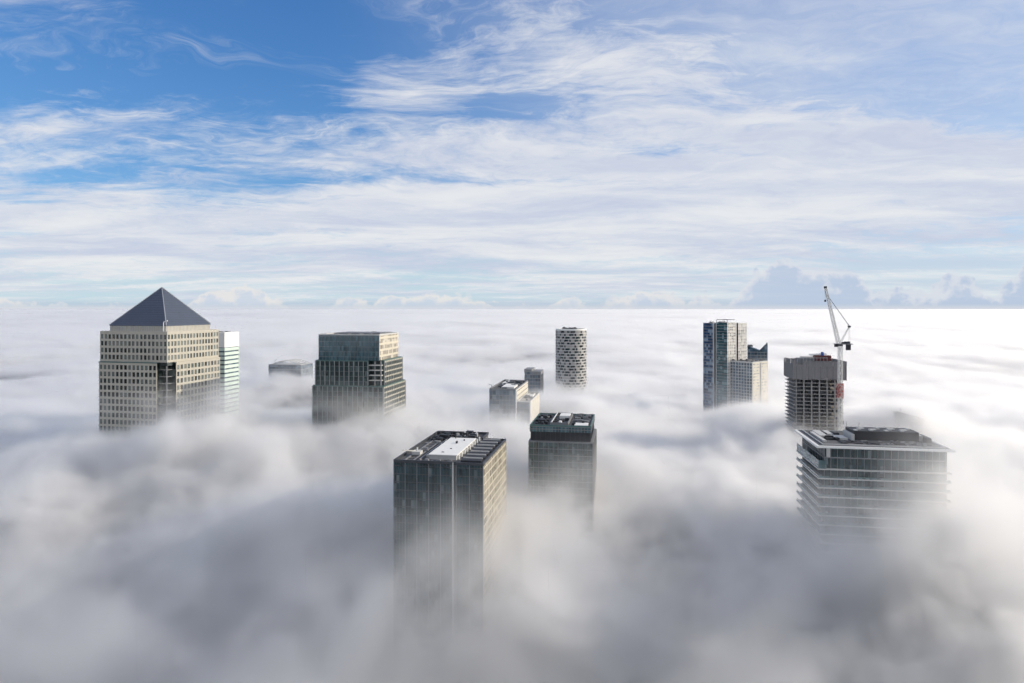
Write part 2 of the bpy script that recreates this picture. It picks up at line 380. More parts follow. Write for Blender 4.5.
M = {
 'steel': paint('stainless_cladding', (0.43, 0.405, 0.345), 0.45, 0.15, 0.10),
 'dark_steel': paint('dark_steel', (0.055, 0.06, 0.07), 0.5, 0.3, 0.15),
 'slate': paint('pyramid_steel', (0.105, 0.125, 0.165), 0.38, 0.55, 0.14, 0.12),
 'ridge': paint('ridge_metal', (0.42, 0.44, 0.47), 0.35, 0.5),
 'white': paint('white_panel', (0.74, 0.74, 0.72), 0.55, 0, 0.07),
 'pale': paint('pale_grey_panel', (0.50, 0.50, 0.49), 0.55, 0, 0.10),
  'rib': paint('rib_metal', (0.27, 0.285, 0.28), 0.5, 0.2, 0.1),
 'cream': paint('sun_painted_panel', (0.52, 0.48, 0.39), 0.5, 0, 0.12),  # cream stands in for sunlight on the right-hand faces
 'concrete': paint('concrete', (0.34, 0.33, 0.32), 0.85, 0, 0.16),
 'grey': paint('grey_metal', (0.20, 0.205, 0.215), 0.55, 0.2, 0.15),
 'roof': paint('roof_membrane', (0.085, 0.088, 0.095), 0.85, 0, 0.3, 0.5, False),
 'black': paint('dark_plant', (0.022, 0.024, 0.030), 0.6, 0.1, 0.25),
 'teal_trim': paint('teal_trim', (0.06, 0.13, 0.125), 0.45, 0.2),
 'mint': paint('mint_panel', (0.50, 0.60, 0.54), 0.4, 0, 0.08),
 'red': paint('red_paint', (0.42, 0.09, 0.08), 0.6, 0, 0.2),
 'maroon': paint('maroon_paint', (0.12, 0.035, 0.035), 0.6, 0, 0.2),
 'blue_paint': paint('blue_paint', (0.05, 0.11, 0.35), 0.5, 0, 0.15),
 'crane': paint('pale_crane_paint', (0.70, 0.69, 0.66), 0.5, 0, 0.12),
 'screen': paint('grey_corrugated_screen', (0.235, 0.23, 0.235), 0.6, 0.2, 0.16, 0.6),
 'g_win': glass('office_window_glass', (0.022, 0.035, 0.034), (0.13, 0.15, 0.14), 3.5, 5.3, 0.26),
 'g_teal': glass('teal_glass', (0.013, 0.042, 0.050), (0.13, 0.17, 0.18), 1.5, 4.0, 0.06),
 'g_crown': glass('crown_glass', (0.030, 0.080, 0.100), (0.07, 0.14, 0.165), 1.5, 4.0, 0.12),
 'g_grey': glass('grey_glass', (0.018, 0.040, 0.043), (0.08, 0.115, 0.115), 2.05, 4.0, 0.16),
 'g_blue': glass('blue_glass', (0.020, 0.055, 0.12), (0.22, 0.30, 0.38), 2.4, 3.3, 0.20, 0.06),
 'g_green': glass('green_glass', (0.022, 0.075, 0.085), (0.18, 0.28, 0.29), 2.4, 3.3, 0.16, 0.06),
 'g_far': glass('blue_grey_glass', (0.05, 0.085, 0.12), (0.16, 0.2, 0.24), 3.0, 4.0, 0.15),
 'g_cream': glass('sun_painted_glass', (0.25, 0.225, 0.175), (0.52, 0.48, 0.39), 1.5, 4.0, 0.22, 0.25),  # sun glow on right-hand glass, put into the base colour
 'g_pale': glass('glare_painted_glass', (0.46, 0.45, 0.43), (0.60, 0.58, 0.54), 2.4, 3.3, 0.25, 0.2),  # pale base colour imitates sun glare on right-hand faces
 'ballast': glass('balustrade_glass', (0.06, 0.12, 0.13), (0.12, 0.19, 0.20), 1.8, 2.0, 0.2),
}
FR_, RI_, BA_, LE_ = 'front right back left'.split()
def wall_of(x0, x1, y0, y1, side):
    """start point, run, outward direction and length of one side of a rectangle"""
    return {'front': ((x0,y0),(1,0),(0,-1),x1-x0), 'right': ((x1,y0),(0,1),(1,0),y1-y0),
            'back': ((x1,y1),(-1,0),(0,1),x1-x0), 'left': ((x0,y1),(0,-1),(-1,0),y1-y0)}[side]
def fins(mb, W, z0, z1, bay, vw, vd, s0=0.0, s1=None, d0=-0.05):
    A, u, n, L = W; s1 = L if s1 is None else s1
    k = max(1, round((s1-s0)/bay))
    for i in range(k+1):
        a = s0+(s1-s0)*i/k; a = min(max(a, s0+vw/2), s1-vw/2)
        mb.obox(A, u, n, a-vw/2, a+vw/2, d0, vd, z0, z1)
def rails(mb, W, z0, z1, fh, hw, hd, s0=0.0, s1=None, d0=-0.05, first=0.0):
    A, u, n, L = W; s1 = L if s1 is None else s1
    z = z1-first
    while z-hw > z0:
        mb.obox(A, u, n, s0+.01, s1-.01, d0, hd, z-hw, z); z -= fh
LOW = 40.0            # nothing of a facade shows under this height: plain walls go on to the ground
def parapet(mb, x0, x1, y0, y1, z, h=1.2, t=0.5):
    mb.box(x0, x1, y0, y0+t, z, z+h); mb.box(x0, x1, y1-t, y1, z, z+h)
    mb.box(x0, x0+t, y0+t, y1-t, z, z+h-.01); mb.box(x1-t, x1, y0+t, y1-t, z, z+h-.01)
def clutter(mb, x0, x1, y0, y1, z, n, hmin, hmax, smin, smax, r):
    for i in range(n):
        a = r.uniform(smin, smax); b = r.uniform(smin, smax); a = min(a, (x1-x0)*.9); b = min(b, (y1-y0)*.9)
        x = r.uniform(x0, x1-a); y = r.uniform(y0, y1-b)
        mb.box(x, x+a, y, y+b, z - .01*i, z+r.uniform(hmin, hmax))
# ================================================================== the pyramid tower
def pyramid_tower():
    S = Site(167.2, 520, 61, 61, R(13.0)); x0, x1, y0, y1 = S.x0, S.x1, S.y0, S.y1
    t = S.thing('pyramid_tower', 'tall steel clad office tower under a dark grey pyramid roof, rows of square windows')
    zt, zl = 204.0, 180.3
    # dark glazed body: full square above, notched corners below
    c = 8.0; i = .55
    MB().box(x0+i, x1-i, y0+i, y1-i, zl-2.4, zt-.3).build('body', M['g_win'], t)
    a, b = x0+i, x1-i; e, f = y0+i, y1-i
    plus = [(a+c,e),(b-c,e),(b-c,e+c),(b,e+c),(b,f-c),(b-c,f-c),(b-c,f),(a+c,f),(a+c,f-c),(a,f-c),(a,e+c),(a+c,e+c)]
    MB().prism(plus, 0, zl-2.4).build('lower_body', M['g_win'], t)
    pitch, fh = 60/17, 5.3
    wins = []
    def frame(W, z1, z0, s0, s1, d, n, top):
        mb = MB(); A, u, nn, L = W; bw = (s1-s0)/n
        mb.obox(A, u, nn, s0, s1, -.5+d, d+.02, z1-top, z1)                      # parapet strip
        z = z1-top; first = True
        for k in range(n+1):
            aa = s0+bw*k; w2 = .62 if 0 < k < n else .8
            mb.obox(A, u, nn, max(s0, aa-w2), min(s1, aa+w2), -.5+d, d-.04, z0, z1-top)
        while z > z0+1:
            mb.obox(A, u, nn, s0+.02, s1-.02, -.5+d, d, z-fh, z-fh+1.75)
            for k in range(n):
                wins.append((A, u, nn, s0+bw*k+.5, s0+bw*(k+1)-.5, d, z-fh+1.7, z+.05))
            z -= fh
        return mb
    for side in ('front', 'right', 'back', 'left'):
        W = wall_of(x0, x1, y0, y1, side)
        frame(W, zt, zl+.1, 0, 61, 0.0 if side in ('front', 'back') else -.012, 17, 2.4).build('wall', M['steel'], t)
        # the lower slab stands proud of the shaft and stops short of the near corner
        lo, hi = c, 61-c
        frame(W, zl-.6, LOW, lo if side != 'front' else .4, hi if side in ('front','back') else (60.6 if side == 'right' else hi), 1.6, 14 if side == 'front' else 13, 1.8).build('wall', M['steel'], t)
        A, u, nn, L = W
        MB().obox(A, u, nn, lo if side != 'front' else .4, hi if side != 'right' else 60.6, -.4, 1.9, zl-.6, zl+.1).build('ledge', M['teal_trim'] if side == 'front' else M['steel'], t)
    # slabs inside the open corner
    mb = MB(); z = zl-6
    while z > LOW:
        mb.box(x1-c-.3, x1-1.4, y0+1.4, y0+c+.3, z, z+.5); z -= fh
    mb.bar((x1-1.9, y0+1.9, 0), (x1-1.9, y0+1.9, zl-2.4), .8)
    mb.build('corner_balcony', M['grey'], t)
    # windows: the hundred that show largest one by one, the rest as one part
    order = [w_ for w_ in wins if w_[2] == (0,-1) and w_[6] > 100] + [w_ for w_ in wins if not (w_[2] == (0,-1) and w_[6] > 100)]
    for (A, u, nn, s0, s1, d, z0, z1) in order[:100]:
        MB().obox(A, u, nn, s0, s1, -.52+d, -.30+d, z0, z1).build('window', M['g_win'], t)
    mb = MB()
    for (A, u, nn, s0, s1, d, z0, z1) in order[100:]: mb.obox(A, u, nn, s0, s1, -.52+d, -.30+d, z0, z1)
    mb.build('window', M['g_win'], t, kind='stuff')
    # attic and pyramid
    q = 4.4
    MB().box(x0+.6, x1-.6, y0+.6, y1-.6, zt-.3, zt-.1).build('roof_terrace', M['pale'], t)
    at = MB().box(x0+q+.5, x1-q-.5, y0+q+.5, y1-q-.5, zt-.1, zt+5.0).build('attic', M['steel'], t)
    mb = MB()
    for side in ('front', 'right', 'back', 'left'):
        fins(mb, wall_of(x0+q+.5, x1-q-.5, y0+q+.5, y1-q-.5, side), zt-.1, zt+4.4, 1.6, .35, .3)
    mb.build('louvre', M['pale'], at)
    zb, za = zt+4.7, 239.0; r = 30.5-q
    p = MB(); p.v = [(-r,-r,zb),(r,-r,zb),(r,r,zb),(-r,r,zb),(0,0,za),(-r,-r,zb-.6),(r,-r,zb-.6),(r,r,zb-.6),(-r,r,zb-.6)]
    p.f = [(0,1,4),(1,2,4),(2,3,4),(3,0,4),(5,6,1,0),(6,7,2,1),(7,8,3,2),(8,5,0,3),(8,7,6,5)]
    py = p.build('pyramid_roof', M['slate'], t)
    # raised seams across the slopes and capped ridges
    mb = MB(); N = 22
    for k in range(1, N):
        f_ = k/N; rr = r*(1-f_)+.03; z = zb+(za-zb)*f_+.03
        for a_, b_ in (((-rr,-rr),(rr,-rr)), ((rr,-rr),(rr,rr)), ((rr,rr),(-rr,rr)), ((-rr,rr),(-rr,-rr))):
            mb.bar((a_[0],a_[1],z), (b_[0],b_[1],z), .12)
    mb.build('seam', M['dark_steel'], py)
    for sx, sy in ((1,-1),(1,1),(-1,1),(-1,-1)):
        MB().bar((sx*r, sy*r, zb), (0,0,za+.1), .75, .4).build('ridge', M['ridge'], py)
    MB().bar((r-1.5, -r-1.2, zt), (r-1.5, -r-1.2, zt+7.4), .5).bar((r-1.5,-r-1.2,zt+7.2),(r+2.8,-r-2.2,zt+8.2),.55).build('cradle_arm', M['white'], t)
pyramid_tower()

# ================================================================== striped tower behind it
def striped_tower():
    S = Site(224.5, 640, 40, 24, GRID); x0, x1, y0, y1 = S.x0, S.x1, S.y0, S.y1
    t = S.thing('striped_tower', 'pale mint and white banded tower tucked behind the pyramid roofed tower')
    zt = 199.0
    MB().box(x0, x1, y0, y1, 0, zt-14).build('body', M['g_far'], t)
    MB().box(x0-.1, x1+.1, y0-.1, y1+.1, zt-14, zt).build('crown', M['white'], t)
    z = zt-14.6
    mb = MB()
    while z > LOW:
        for s in ('front','right','back','left'):
            A, u, n, L = wall_of(x0, x1, y0, y1, s); mb.obox(A, u, n, -.3 if s in ('front','back') else 0, L+(.3 if s in ('front','back') else 0), -.1, .35, z-2.7, z)
        z -= 4.1
    mb.build('spandrel', M['mint'], t)
    mb = MB(); clutter(mb, x0+2, x1-2, y0+2, y1-2, zt, 6, .6, 1.6, 2, 6, rnd); each(mb, 'plant_unit', M['grey'], t)
striped_tower()

# ================================================================== low blue block with a light frame on its roof
def framed_block():
    S = Site(301, 900, 46, 34, GRID); x0, x1, y0, y1 = S.x0, S.x1, S.y0, S.y1
    t = S.thing('bluish_block', 'low bluish glass tower top with an arched roof frame, half sunk in fog')
    zt = 147.0
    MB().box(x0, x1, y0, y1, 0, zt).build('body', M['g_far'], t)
    mb = MB(); z = zt-1
    for s in ('front','right','back','left'):
        W = wall_of(x0, x1, y0, y1, s); rails(mb, W, LOW+30, zt, 6.0, .8, .25); fins(mb, W, LOW+30, zt, 5.0, .4, .2)
    mb.build('facade_frame', M['grey'], t)
    MB().box(x0+.5, x1-.5, y0+.5, y1-.5, zt, zt+.2).build('roof', M['pale'], t)
    mb = MB()
    for yy in (-14, -5, 5, 14):
        pts = [(x0+3+(x1-x0-6)*k/10, yy, zt+.3+4.6*math.sin(math.pi*k/10)) for k in range(11)]
        for a, b in zip(pts, pts[1:]): mb.bar(a, b, .7)
    for k in range(1, 10): mb.bar((x0+3+(x1-x0-6)*k/10, -14, zt+.3+4.6*math.sin(math.pi*k/10)), (x0+3+(x1-x0-6)*k/10, 14, zt+.3+4.6*math.sin(math.pi*k/10)), .4)
    mb.build('roof_frame', M['pale'], t)
    MB().bar((x0+8, y0+2, zt+.2), (x0+8, y0+2, zt+5), .5).bar((x0+8,y0+2,zt+4.8),(x0+11,y0+2,zt+7),.4).build('davit', M['grey'], t)
framed_block()

# ================================================================== stepped tower with a teal glass crown
def stepped_tower():
    S = Site(379.3, 540, 51, 46, GRID); x0, x1, y0, y1 = S.x0, S.x1, S.y0, S.y1
    t = S.thing('stepped_tower', 'dark stepped office tower with pale vertical ribs and a teal glass crown')
    zc, zm, zt = 160.3, 180.3, 200.2
    # crown
    cr = MB().box(x0, x1-.4, y0, y1, zm, zt).build('crown', M['g_crown'], t)
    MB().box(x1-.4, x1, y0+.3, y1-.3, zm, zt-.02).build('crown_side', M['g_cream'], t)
    mb = MB()
    W = wall_of(x0, x1, y0, y1, 'front'); rails(mb, W, zm, zt-1, 4.0, .25, .12); fins(mb, W, zm, zt-.6, 3.0, .14, .15)
    W = wall_of(x0, x1, y0, y1, 'left'); rails(mb, W, zm, zt-1, 4.0, .25, .12); fins(mb, W, zm, zt-.6, 3.0, .14, .15)
    mb.build('glazing_bar', M['grey'], cr)
    mb = MB(); W = wall_of(x0, x1, y0, y1, 'right'); rails(mb, W, zm, zt-1.2, 4.8, 1.7, .2); mb.build('spandrel', M['cream'], t)
    mb = MB(); parapet(mb, x0-.15, x1+.15, y0-.15, y1+.15, zt, 1.0, .7); mb.build('parapet', M['pale'], t)
    MB().box(x0+.5, x1-.5, y0+.5, y1-.5, zt-.1, zt+.15).build('roof', M['roof'], t)
    mb = MB(); mb.box(x0+8, x1-4, y0+12, y1-5, zt, zt+1.6); clutter(mb, x0+4, x1-4, y0+3, y1-4, zt, 12, .6, 2.2, 2, 6, rnd); each(mb, 'plant_unit', M['grey'], t)
    mb = MB()
    for k in range(4):
        mb.box(x0+3+k*10.5, x0+6+k*10.5, y0+.9, y0+1.5, zt-.0, zt+1.3)
    each(mb, 'vent', M['pale'], t)
    # middle tier with a notched corner, lower tier all round
    n1, n2 = 11.0, 5.0
    a, b, e, f = x0-1.8, x1+2.6, y0-1.6, y1+2
    MB().prism([(a,e),(b-n1,e),(b-n1,e+n2),(b-.01,e+n2),(b-.01,f),(a,f)], zc, zm-.01).build('middle_tier', M['g_grey'], t)
    MB().box(a-.1, b+.1, e+n2, f+.1, zm-.6, zm+.1).box(a-.1, b-n1, e-.1, e+n2, zm-.62, zm+.09).build('cornice', M['teal_trim'], t)
    mb = MB()
    fins(mb, wall_of(a, b-n1, e, f, 'front'), zc, zm-.6, 4.1, .5, .8)
    rails(mb, wall_of(a, b-n1, e, f, 'front'), zc, zm-.6, 4.0, .16, .06)
    fins(mb, wall_of(a, b, e+n2, f, 'right'), zc, zm-.6, 4.1, .75, .7)
    fins(mb, wall_of(a, b, e, f, 'left'), zc, zm-.6, 4.1, .5, .8)
    rails(mb, wall_of(a, b, e, f, 'left'), zc, zm-.6, 4.0, .16, .06)
    mb.build('rib', M['rib'], t)
    mb = MB(); rails(mb, wall_of(a, b, e+n2, f, 'right'), zc, zm-.6, 4.0, 1.2, .25); mb.build('spandrel', M['cream'], t)
    mb = MB(); z = zm-4
    while z > zc: mb.box(b-n1, b-.6, e+.6, e+n2, z, z+.6); z -= 4
    each(mb, 'balcony', M['pale'], t)
    mb = MB(); mb.bar((b-1, e+1, zc), (b-1, e+1, zm-.5), .9); mb.bar((b-6, e+1, zc), (b-6, e+1, zm-.5), .7); each(mb, 'column', M['grey'], t)
    a, b, e, f = x0-3.6, x1+4.6, y0-3.0, y1+4
    MB().box(a, b, e, f, 0, zc).build('lower_tier', M['g_grey'], t)
    MB().box(a-.1, b+.1, e-.1, f+.1, zc-.55, zc+.12).build('cornice', M['teal_trim'], t)
    mb = MB()
    for s in ('front', 'left', 'back'):
        W = wall_of(a, b, e, f, s); fins(mb, W, LOW, zc-.6, 4.1, .5, .8); rails(mb, W, LOW, zc-.6, 4.0, .16, .06)
    W = wall_of(a, b, e, f, 'right'); fins(mb, W, LOW, zc-.6, 4.1, .75, .7)
    mb.build('rib', M['rib'], t)
    mb = MB(); rails(mb, W, LOW, zc-.6, 4.0, 1.2, .25); mb.build('spandrel', M['cream'], t)
stepped_tower()

# ================================================================== the round tower with staggered balconies
def round_tower():
    D = 968.0; r = 22.0; zt = 193.0
    t = thing('round_tower', 'cylindrical white tower with a chequered pattern of recessed balconies', 'tower', ((571-512)/F*D, D, 0), 0)
    body = MB(); n = 56
    body.prism([((r-1.5)*math.cos(2*math.pi*k/n), (r-1.5)*math.sin(2*math.pi*k/n)) for k in range(n)], 0, zt-2).build('body', M['g_grey'], t)
    fl = 4.0; sec = 36; mb = MB(); pan = MB(); z = zt-2; k = 0; r_ = random.Random(11)
    while z > 70:
        mb.ring(r-1.6, r, z-.85, z, n=54)
        for j in range(sec):
            a0 = 2*math.pi*(j+.5*(k % 2))/sec
            if (j + 2*(k//2)) % 4 == 0 or r_.random() < .10: pan.ring(r-1.55, r-.10, z-fl+.02, z-.87, a0, a0+2*math.pi/sec, 2)
            elif (j+k) % 2 == 0: pan.ring(r-1.5, r-.12, z-fl+.02, z-.87, a0, a0+.05, 1)
            else: pan.ring(r-.35, r-.14, z-fl+.02, z-fl+.5, a0, a0+2*math.pi/sec, 2)
        z -= fl; k += 1
    mb.build('floor_edge', M['pale'], t); pan.build('balcony_screen', M['concrete'], t)
    MB().ring(r-2.2, r-.2, zt-1.99, zt, n=52).build('parapet', M['white'], t)
    mb = MB(); clutter(mb, -12, 12, -12, 12, zt-2.3, 14, 1.5, 4.6, 2, 7, rnd); each(mb, 'plant_unit', M['dark_steel'], t)
    MB().prism([((r-2)*math.cos(2*math.pi*k/n), (r-2)*math.sin(2*math.pi*k/n)) for k in range(n)], zt-2.2, zt-1.9).build('roof', M['roof'], t)
round_tower()

# ================================================================== pale slab tower with a lower wing
def slab_tower():
    S = Site(516.3, 581, 23.3, 70, GRID); x0, x1, y0, y1 = S.x0, S.x1, S.y0, S.y1
    t = S.thing('slab_tower', 'slim teal glass slab tower with white corner strip and lower wing')
    zt, zw = 152.2, 141.4
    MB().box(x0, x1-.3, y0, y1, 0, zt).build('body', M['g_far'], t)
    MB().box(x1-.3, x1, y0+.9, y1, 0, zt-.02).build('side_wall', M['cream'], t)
    mb = MB()
    for s in ('front', 'left'):
        W = wall_of(x0, x1, y0, y1, s); rails(mb, W, LOW, zt-.8, 4.0, .35, .12); fins(mb, W, LOW, zt-.8, 3.0, .16, .14)
    mb.build('facade_frame', M['grey'], t)
    mb = MB(); rails(mb, wall_of(x0, x1, y0, y1, 'right'), LOW, zt-1.0, 4.0, 1.2, .12, 1.2); mb.build('window_band', M['g_cream'], t)
    MB().box(x1-.6, x1+.35, y0-.35, y0+.9, 0, zt+.6).build('corner_strip', M['white'], t)
    mb = MB(); parapet(mb, x0-.1, x1+.1, y0-.1, y1+.1, zt, 1.1, .6); mb.build('parapet', M['grey'], t)
    MB().box(x0+.5, x1-.5, y0+.5, y1-.5, zt-.1, zt+.1).build('roof', M['roof'], t)
    each(MB().box(x0+9, x1-3.2, y0+8, y0+34, zt, zt+1.6).box(x0+4, x0+8, y0+38, y1-6, zt, zt+1.5), 'skylight', M['white'], t)
    mb = MB(); clutter(mb, x0+1, x1-1, y0+3, y1-2, zt, 22, .6, 2.4, 1.5, 6, rnd); each(mb, 'plant_unit', M['dark_steel'], t)
    MB().bar((x0+1.5,y0+2,zt),(x0+1.5,y0+2,zt+4),.4).bar((x0+1.5,y0+2,zt+3.8),(x0-1.5,y0+.5,zt+4.6),.4).build('davit', M['grey'], t)
    # wing
    a, b, e, f = x1+.02, x1+11.6, y0+3, y1-4
    wg = MB().box(a, b-.3, e, f, 0, zw).build('wing', M['g_far'], t)
    MB().box(b-.3, b, e+.7, f, 0, zw-.02).build('side_wall', M['cream'], wg)
    MB().box(b-.5, b+.3, e-.3, e+.7, 0, zw+.5).build('corner_strip', M['white'], wg)
    mb = MB(); W = wall_of(a, b, e, f, 'front'); rails(mb, W, LOW, zw-.8, 4.0, .35, .12); fins(mb, W, LOW, zw-.8, 3.0, .16, .14); mb.build('facade_frame', M['grey'], wg)
    mb = MB(); parapet(mb, a, b+.1, e-.1, f+.1, zw, 1.0, .6); mb.build('parapet', M['pale'], wg)
    MB().box(a+.6, b-.6, e+.6, f-.6, zw-.05, zw+.12).build('roof', M['concrete'], wg)
    MB().box(a+3, b-2.5, e+34, e+52, zw, zw+1.4).build('skylight', M['white'], wg)
    mb = MB(); clutter(mb, a+1, b-1, e+2, f-2, zw, 9, .5, 1.8, 1.2, 4, rnd); each(mb, 'plant_unit', M['grey'], wg)
slab_tower()

# ================================================================== square tower with a roof well full of plant
def plant_roof_tower():
    S = Site(591, 421, 38.0, 48, GRID); x0, x1, y0, y1 = S.x0, S.x1, S.y0, S.y1
    t = S.thing('plant_roof_tower', 'dark glass tower with sunken plant on its roof, fading into fog halfway down')
    zt = 148.0
    cr = MB().box(x0, x1, y0, y1, zt-3.2, zt).build('crown', M['g_crown'], t)
    mb = MB()
    for s in ('front','right','back','left'):
        W = wall_of(x0, x1, y0, y1, s); fins(mb, W, zt-3.2, zt+.1, 2.0, .16, .15); rails(mb, W, zt-3.2, zt+.2, 1.6, .25, .2)
    mb.build('glazing_bar', M['grey'], cr)
    MB().box(x0+.6, x1-.6, y0+.6, y1-.6, zt-9, zt-3.2).build('recessed_floor', M['black'], t)
    mb = MB()
    for s in ('front','right','left'): fins(mb, wall_of(x0+.6, x1-.6, y0+.6, y1-.6, s), zt-9, zt-3.2, 3.0, .3, .3)
    mb.build('louvre', M['dark_steel'], t)
    a, b, e, f = x0-.7, x1+1.2, y0-.6, y1+.8
    MB().box(a, b-.3, e, f, 0, zt-9).build('body', M['g_teal'], t)
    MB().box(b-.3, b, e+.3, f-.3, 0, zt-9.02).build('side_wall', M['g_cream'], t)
    MB().box(a-.1, b+.1, e-.1, f+.1, zt-9.3, zt-8.8).build('cornice', M['grey'], t)
    mb = MB()
    for s in ('front','right','left'):
        W = wall_of(a, b, e, f, s); fins(mb, W, LOW, zt-9.3, 3.0, .22, .2); rails(mb, W, LOW, zt-9.4, 4.0, .38, .12)
    mb.build('facade_frame', M['grey'], t)
    MB().box(x0+.3, x1-.3, y0+.3, y1-.3, zt-.2, zt+.05).build('roof', M['roof'], t)
    mb = MB(); parapet(mb, x0-.1, x1+.1, y0-.1, y1+.1, zt+.02, 1.1, .7); mb.build('parapet', M['teal_trim'], t)
    # raised central block with pale walls and white top panel
    cx0, cx1 = x0+12.0, x0+23.5
    mb = MB(); parapet(mb, cx0, cx1, y0+5, y1-1.5, zt, 1.9, .5); pl = mb.build('plant_well', M['grey'], t)
    MB().box(cx0+3.6, cx1-1.2, y1-17, y1-5, zt+.2, zt+2.2).build('white_hatch', M['white'], pl)
    mb = MB(); clutter(mb, cx0+.8, cx1-.8, y0+6, y1-18, zt, 12, .8, 1.8, 1.5, 4, rnd); each(mb, 'fan_unit', M['black'], pl)
    each(MB().box(cx0+5.5, cx0+7.2, y0+5.6, y0+9, zt+.1, zt+2.6).box(cx0+.7, cx0+1.2, y0+6, y1-3, zt+1.9, zt+2.2), 'duct', M['white'], pl)
    mb = MB(); clutter(mb, x0+1.2, cx0-1, y0+2, y1-3, zt, 26, .5, 2.4, 1.0, 4.2, rnd); each(mb, 'plant_unit', M['black'], t)
    MB().box(x0+3.2, x0+8.4, y1-18, y1-6, zt, zt+1.3).build('skylight', M['pale'], t)
    mb = MB(); clutter(mb, cx1+1, x1-1.4, y0+15, y1-2, zt, 30, .5, 2.2, 1.0, 3.8, rnd); each(mb, 'plant_unit', M['grey'], t)
    mb = MB(); clutter(mb, cx1+1, x1-1.4, y0+4, y1-2, zt, 14, .5, 2.4, 1.0, 3.0, rnd); each(mb, 'plant_unit', M['black'], t)
    MB().box(cx1+4.0, x1-2.2, y0+3, y0+13, zt, zt+1.0).build('white_deck', M['white'], t)
plant_roof_tower()

# ================================================================== the near tower with a white roof deck
def white_deck_tower():
    S = Site(483.4, 328.5, 45.1, 80, GRID); x0, x1, y0, y1 = S.x0, S.x1, S.y0, S.y1
    t = S.thing('white_deck_tower', 'dark teal glass tower with flat white roof deck and a row of louvred skylights')
    zt = 146.0; gx = x0+45.1*.68; yb = y1-17          # groove line; the strip beyond the groove is shorter
    MB().box(x0, gx-.9, y0, y1, 0, zt).build('body', M['g_teal'], t)
    MB().box(gx-.9, gx+.9, y0+1.2, y1-2, 0, zt-.1).build('groove', M['grey'], t)
    MB().box(gx-.95, gx-.3, y0-.3, y0+1.2, 0, zt+1.2).build('corner_strip', M['pale'], t)
    MB().box(gx+.9, x1-.4, y0+.02, yb, 0, zt-.03).build('side_block', M['g_teal'], t)
    MB().box(x1-.4, x1, y0+.4, yb-.2, 0, zt-.05).build('side_wall', M['g_cream'], t)
    mb = MB(); mul = MB()
    for (a, b) in ((0, gx-.9-x0), (gx+.9-x0, 45.1)):
        W = wall_of(x0, x1, y0, y1, 'front')
        fins(mb, W, LOW, zt, 1.5, .12, .16, a, b); fins(mul, W, LOW, zt, 6.0, .26, .3, a, b); rails(mb, W, LOW, zt-1.2, 4.0, .38, .09, a, b)
    W = wall_of(x0, x1, y0, y1, 'left'); fins(mb, W, LOW, zt, 1.5, .12, .16); rails(mb, W, LOW, zt-1.2, 4.0, .38, .09)
    mb.build('glazing_bar', M['dark_steel'], t); mul.build('mullion', M['grey'], t)
    mb = MB(); W = wall_of(x0, x1, y0, yb, 'right'); fins(mb, W, LOW, zt-.2, 3.0, .18, .2); rails(mb, W, LOW, zt-1.2, 4.0, .65, .1); mb.build('spandrel', M['cream'], t)
    MB().box(x0+.3, gx-.9, y0+.3, y1-.3, zt, zt+.15).box(gx-.88, x1-.3, y0+.3, yb-.3, zt-.02, zt+.13).build('roof', M['roof'], t)
    mb = MB(); T = .6
    mb.box(x0-.1, gx+.9, y0-.12, y0+T, zt+.1, zt+1.5); mb.box(gx+.92, x1+.1, y0-.1, y0+T, zt+.08, zt+1.2); mb.box(x0-.1, x0+T, y0+T, y1, zt+.1, zt+1.48)
    mb.box(x0+T, gx+.9, y1-T, y1, zt+.1, zt+1.5); mb.box(gx+.3, gx+.9, yb, y1-T, zt+.1, zt+1.46); mb.box(x1-T, x1+.1, y0+T, yb, zt+.1, zt+1.2); mb.box(gx+.9, x1-T, yb-T, yb, zt+.1, zt+1.18)
    mb.build('parapet', M['dark_steel'], t)
    # white deck on a low dark plinth
    dx0, dx1, dy0, dy1 = x0+15.5, gx-1.2, y0+9, y1-27
    dk = MB().box(dx0, dx1, dy0, dy1, zt+.1, zt+2.4).build('deck_plinth', M['pale'], t)
    MB().box(dx0-.4, dx1+.3, dy0-.5, dy1+.3, zt+2.4, zt+2.8).build('white_deck', M['white'], dk)
    mb = MB(); mb.box(dx0+6.5, dx0+7.3, dy0+28, dy0+30, zt+2.8, zt+3.9); mb.box(dx0+9, dx0+9.5, dy0+36, dy0+37, zt+2.8, zt+3.5); mb.box(dx0+7, dx0+8, dy0+14, dy0+14.6, zt+2.8, zt+3.1); mb.box(dx0+5, dx0+6.2, dy0+5, dy0+5.5, zt+2.8, zt+3.1)
    mb.bar((dx0+3,dy0+42,zt+2.8),(dx0+3,dy0+42,zt+4.4),.4); each(mb, 'deck_fitting', M['black'], dk)
    mb = MB()
    for k in range(9): mb.box(dx1+.4, dx1+1.1, dy0+2+k*6, dy0+3+k*6, zt+.1, zt+2.3)
    each(mb, 'plinth_post', M['white'], dk)
    # louvred skylights in the shorter strip
    for k in range(7):
        y = y0+5+k*8.0; sk = MB().box(gx+2.0, x1-2.2, y, y+4.6, zt+.1, zt+1.2).build('skylight', M['black'], t)
        MB().box(gx+2.2, x1-2.4, y+4.62, y+5.2, zt+.1, zt+1.75).build('skylight_rim', M['pale'], sk)
    # cleaning track, its cradle and the plant along the far edge
    tr = MB(); tr.box(x0+4, x0+4.6, y0+3, y1-5, zt+.1, zt+.75); tr.box(x0+8.5, x0+9.1, y0+3, y1-5, zt+.1, zt+.72); tr.box(x0+11.5, x0+12.2, y0+4, y1-8, zt+.1, zt+1.2)
    for k in range(14): tr.box(x0+4.6, x0+8.5, y0+4+k*5.2, y0+4.5+k*5.2, zt+.12, zt+.55)
    tr.build('cleaning_track', M['grey'], t)
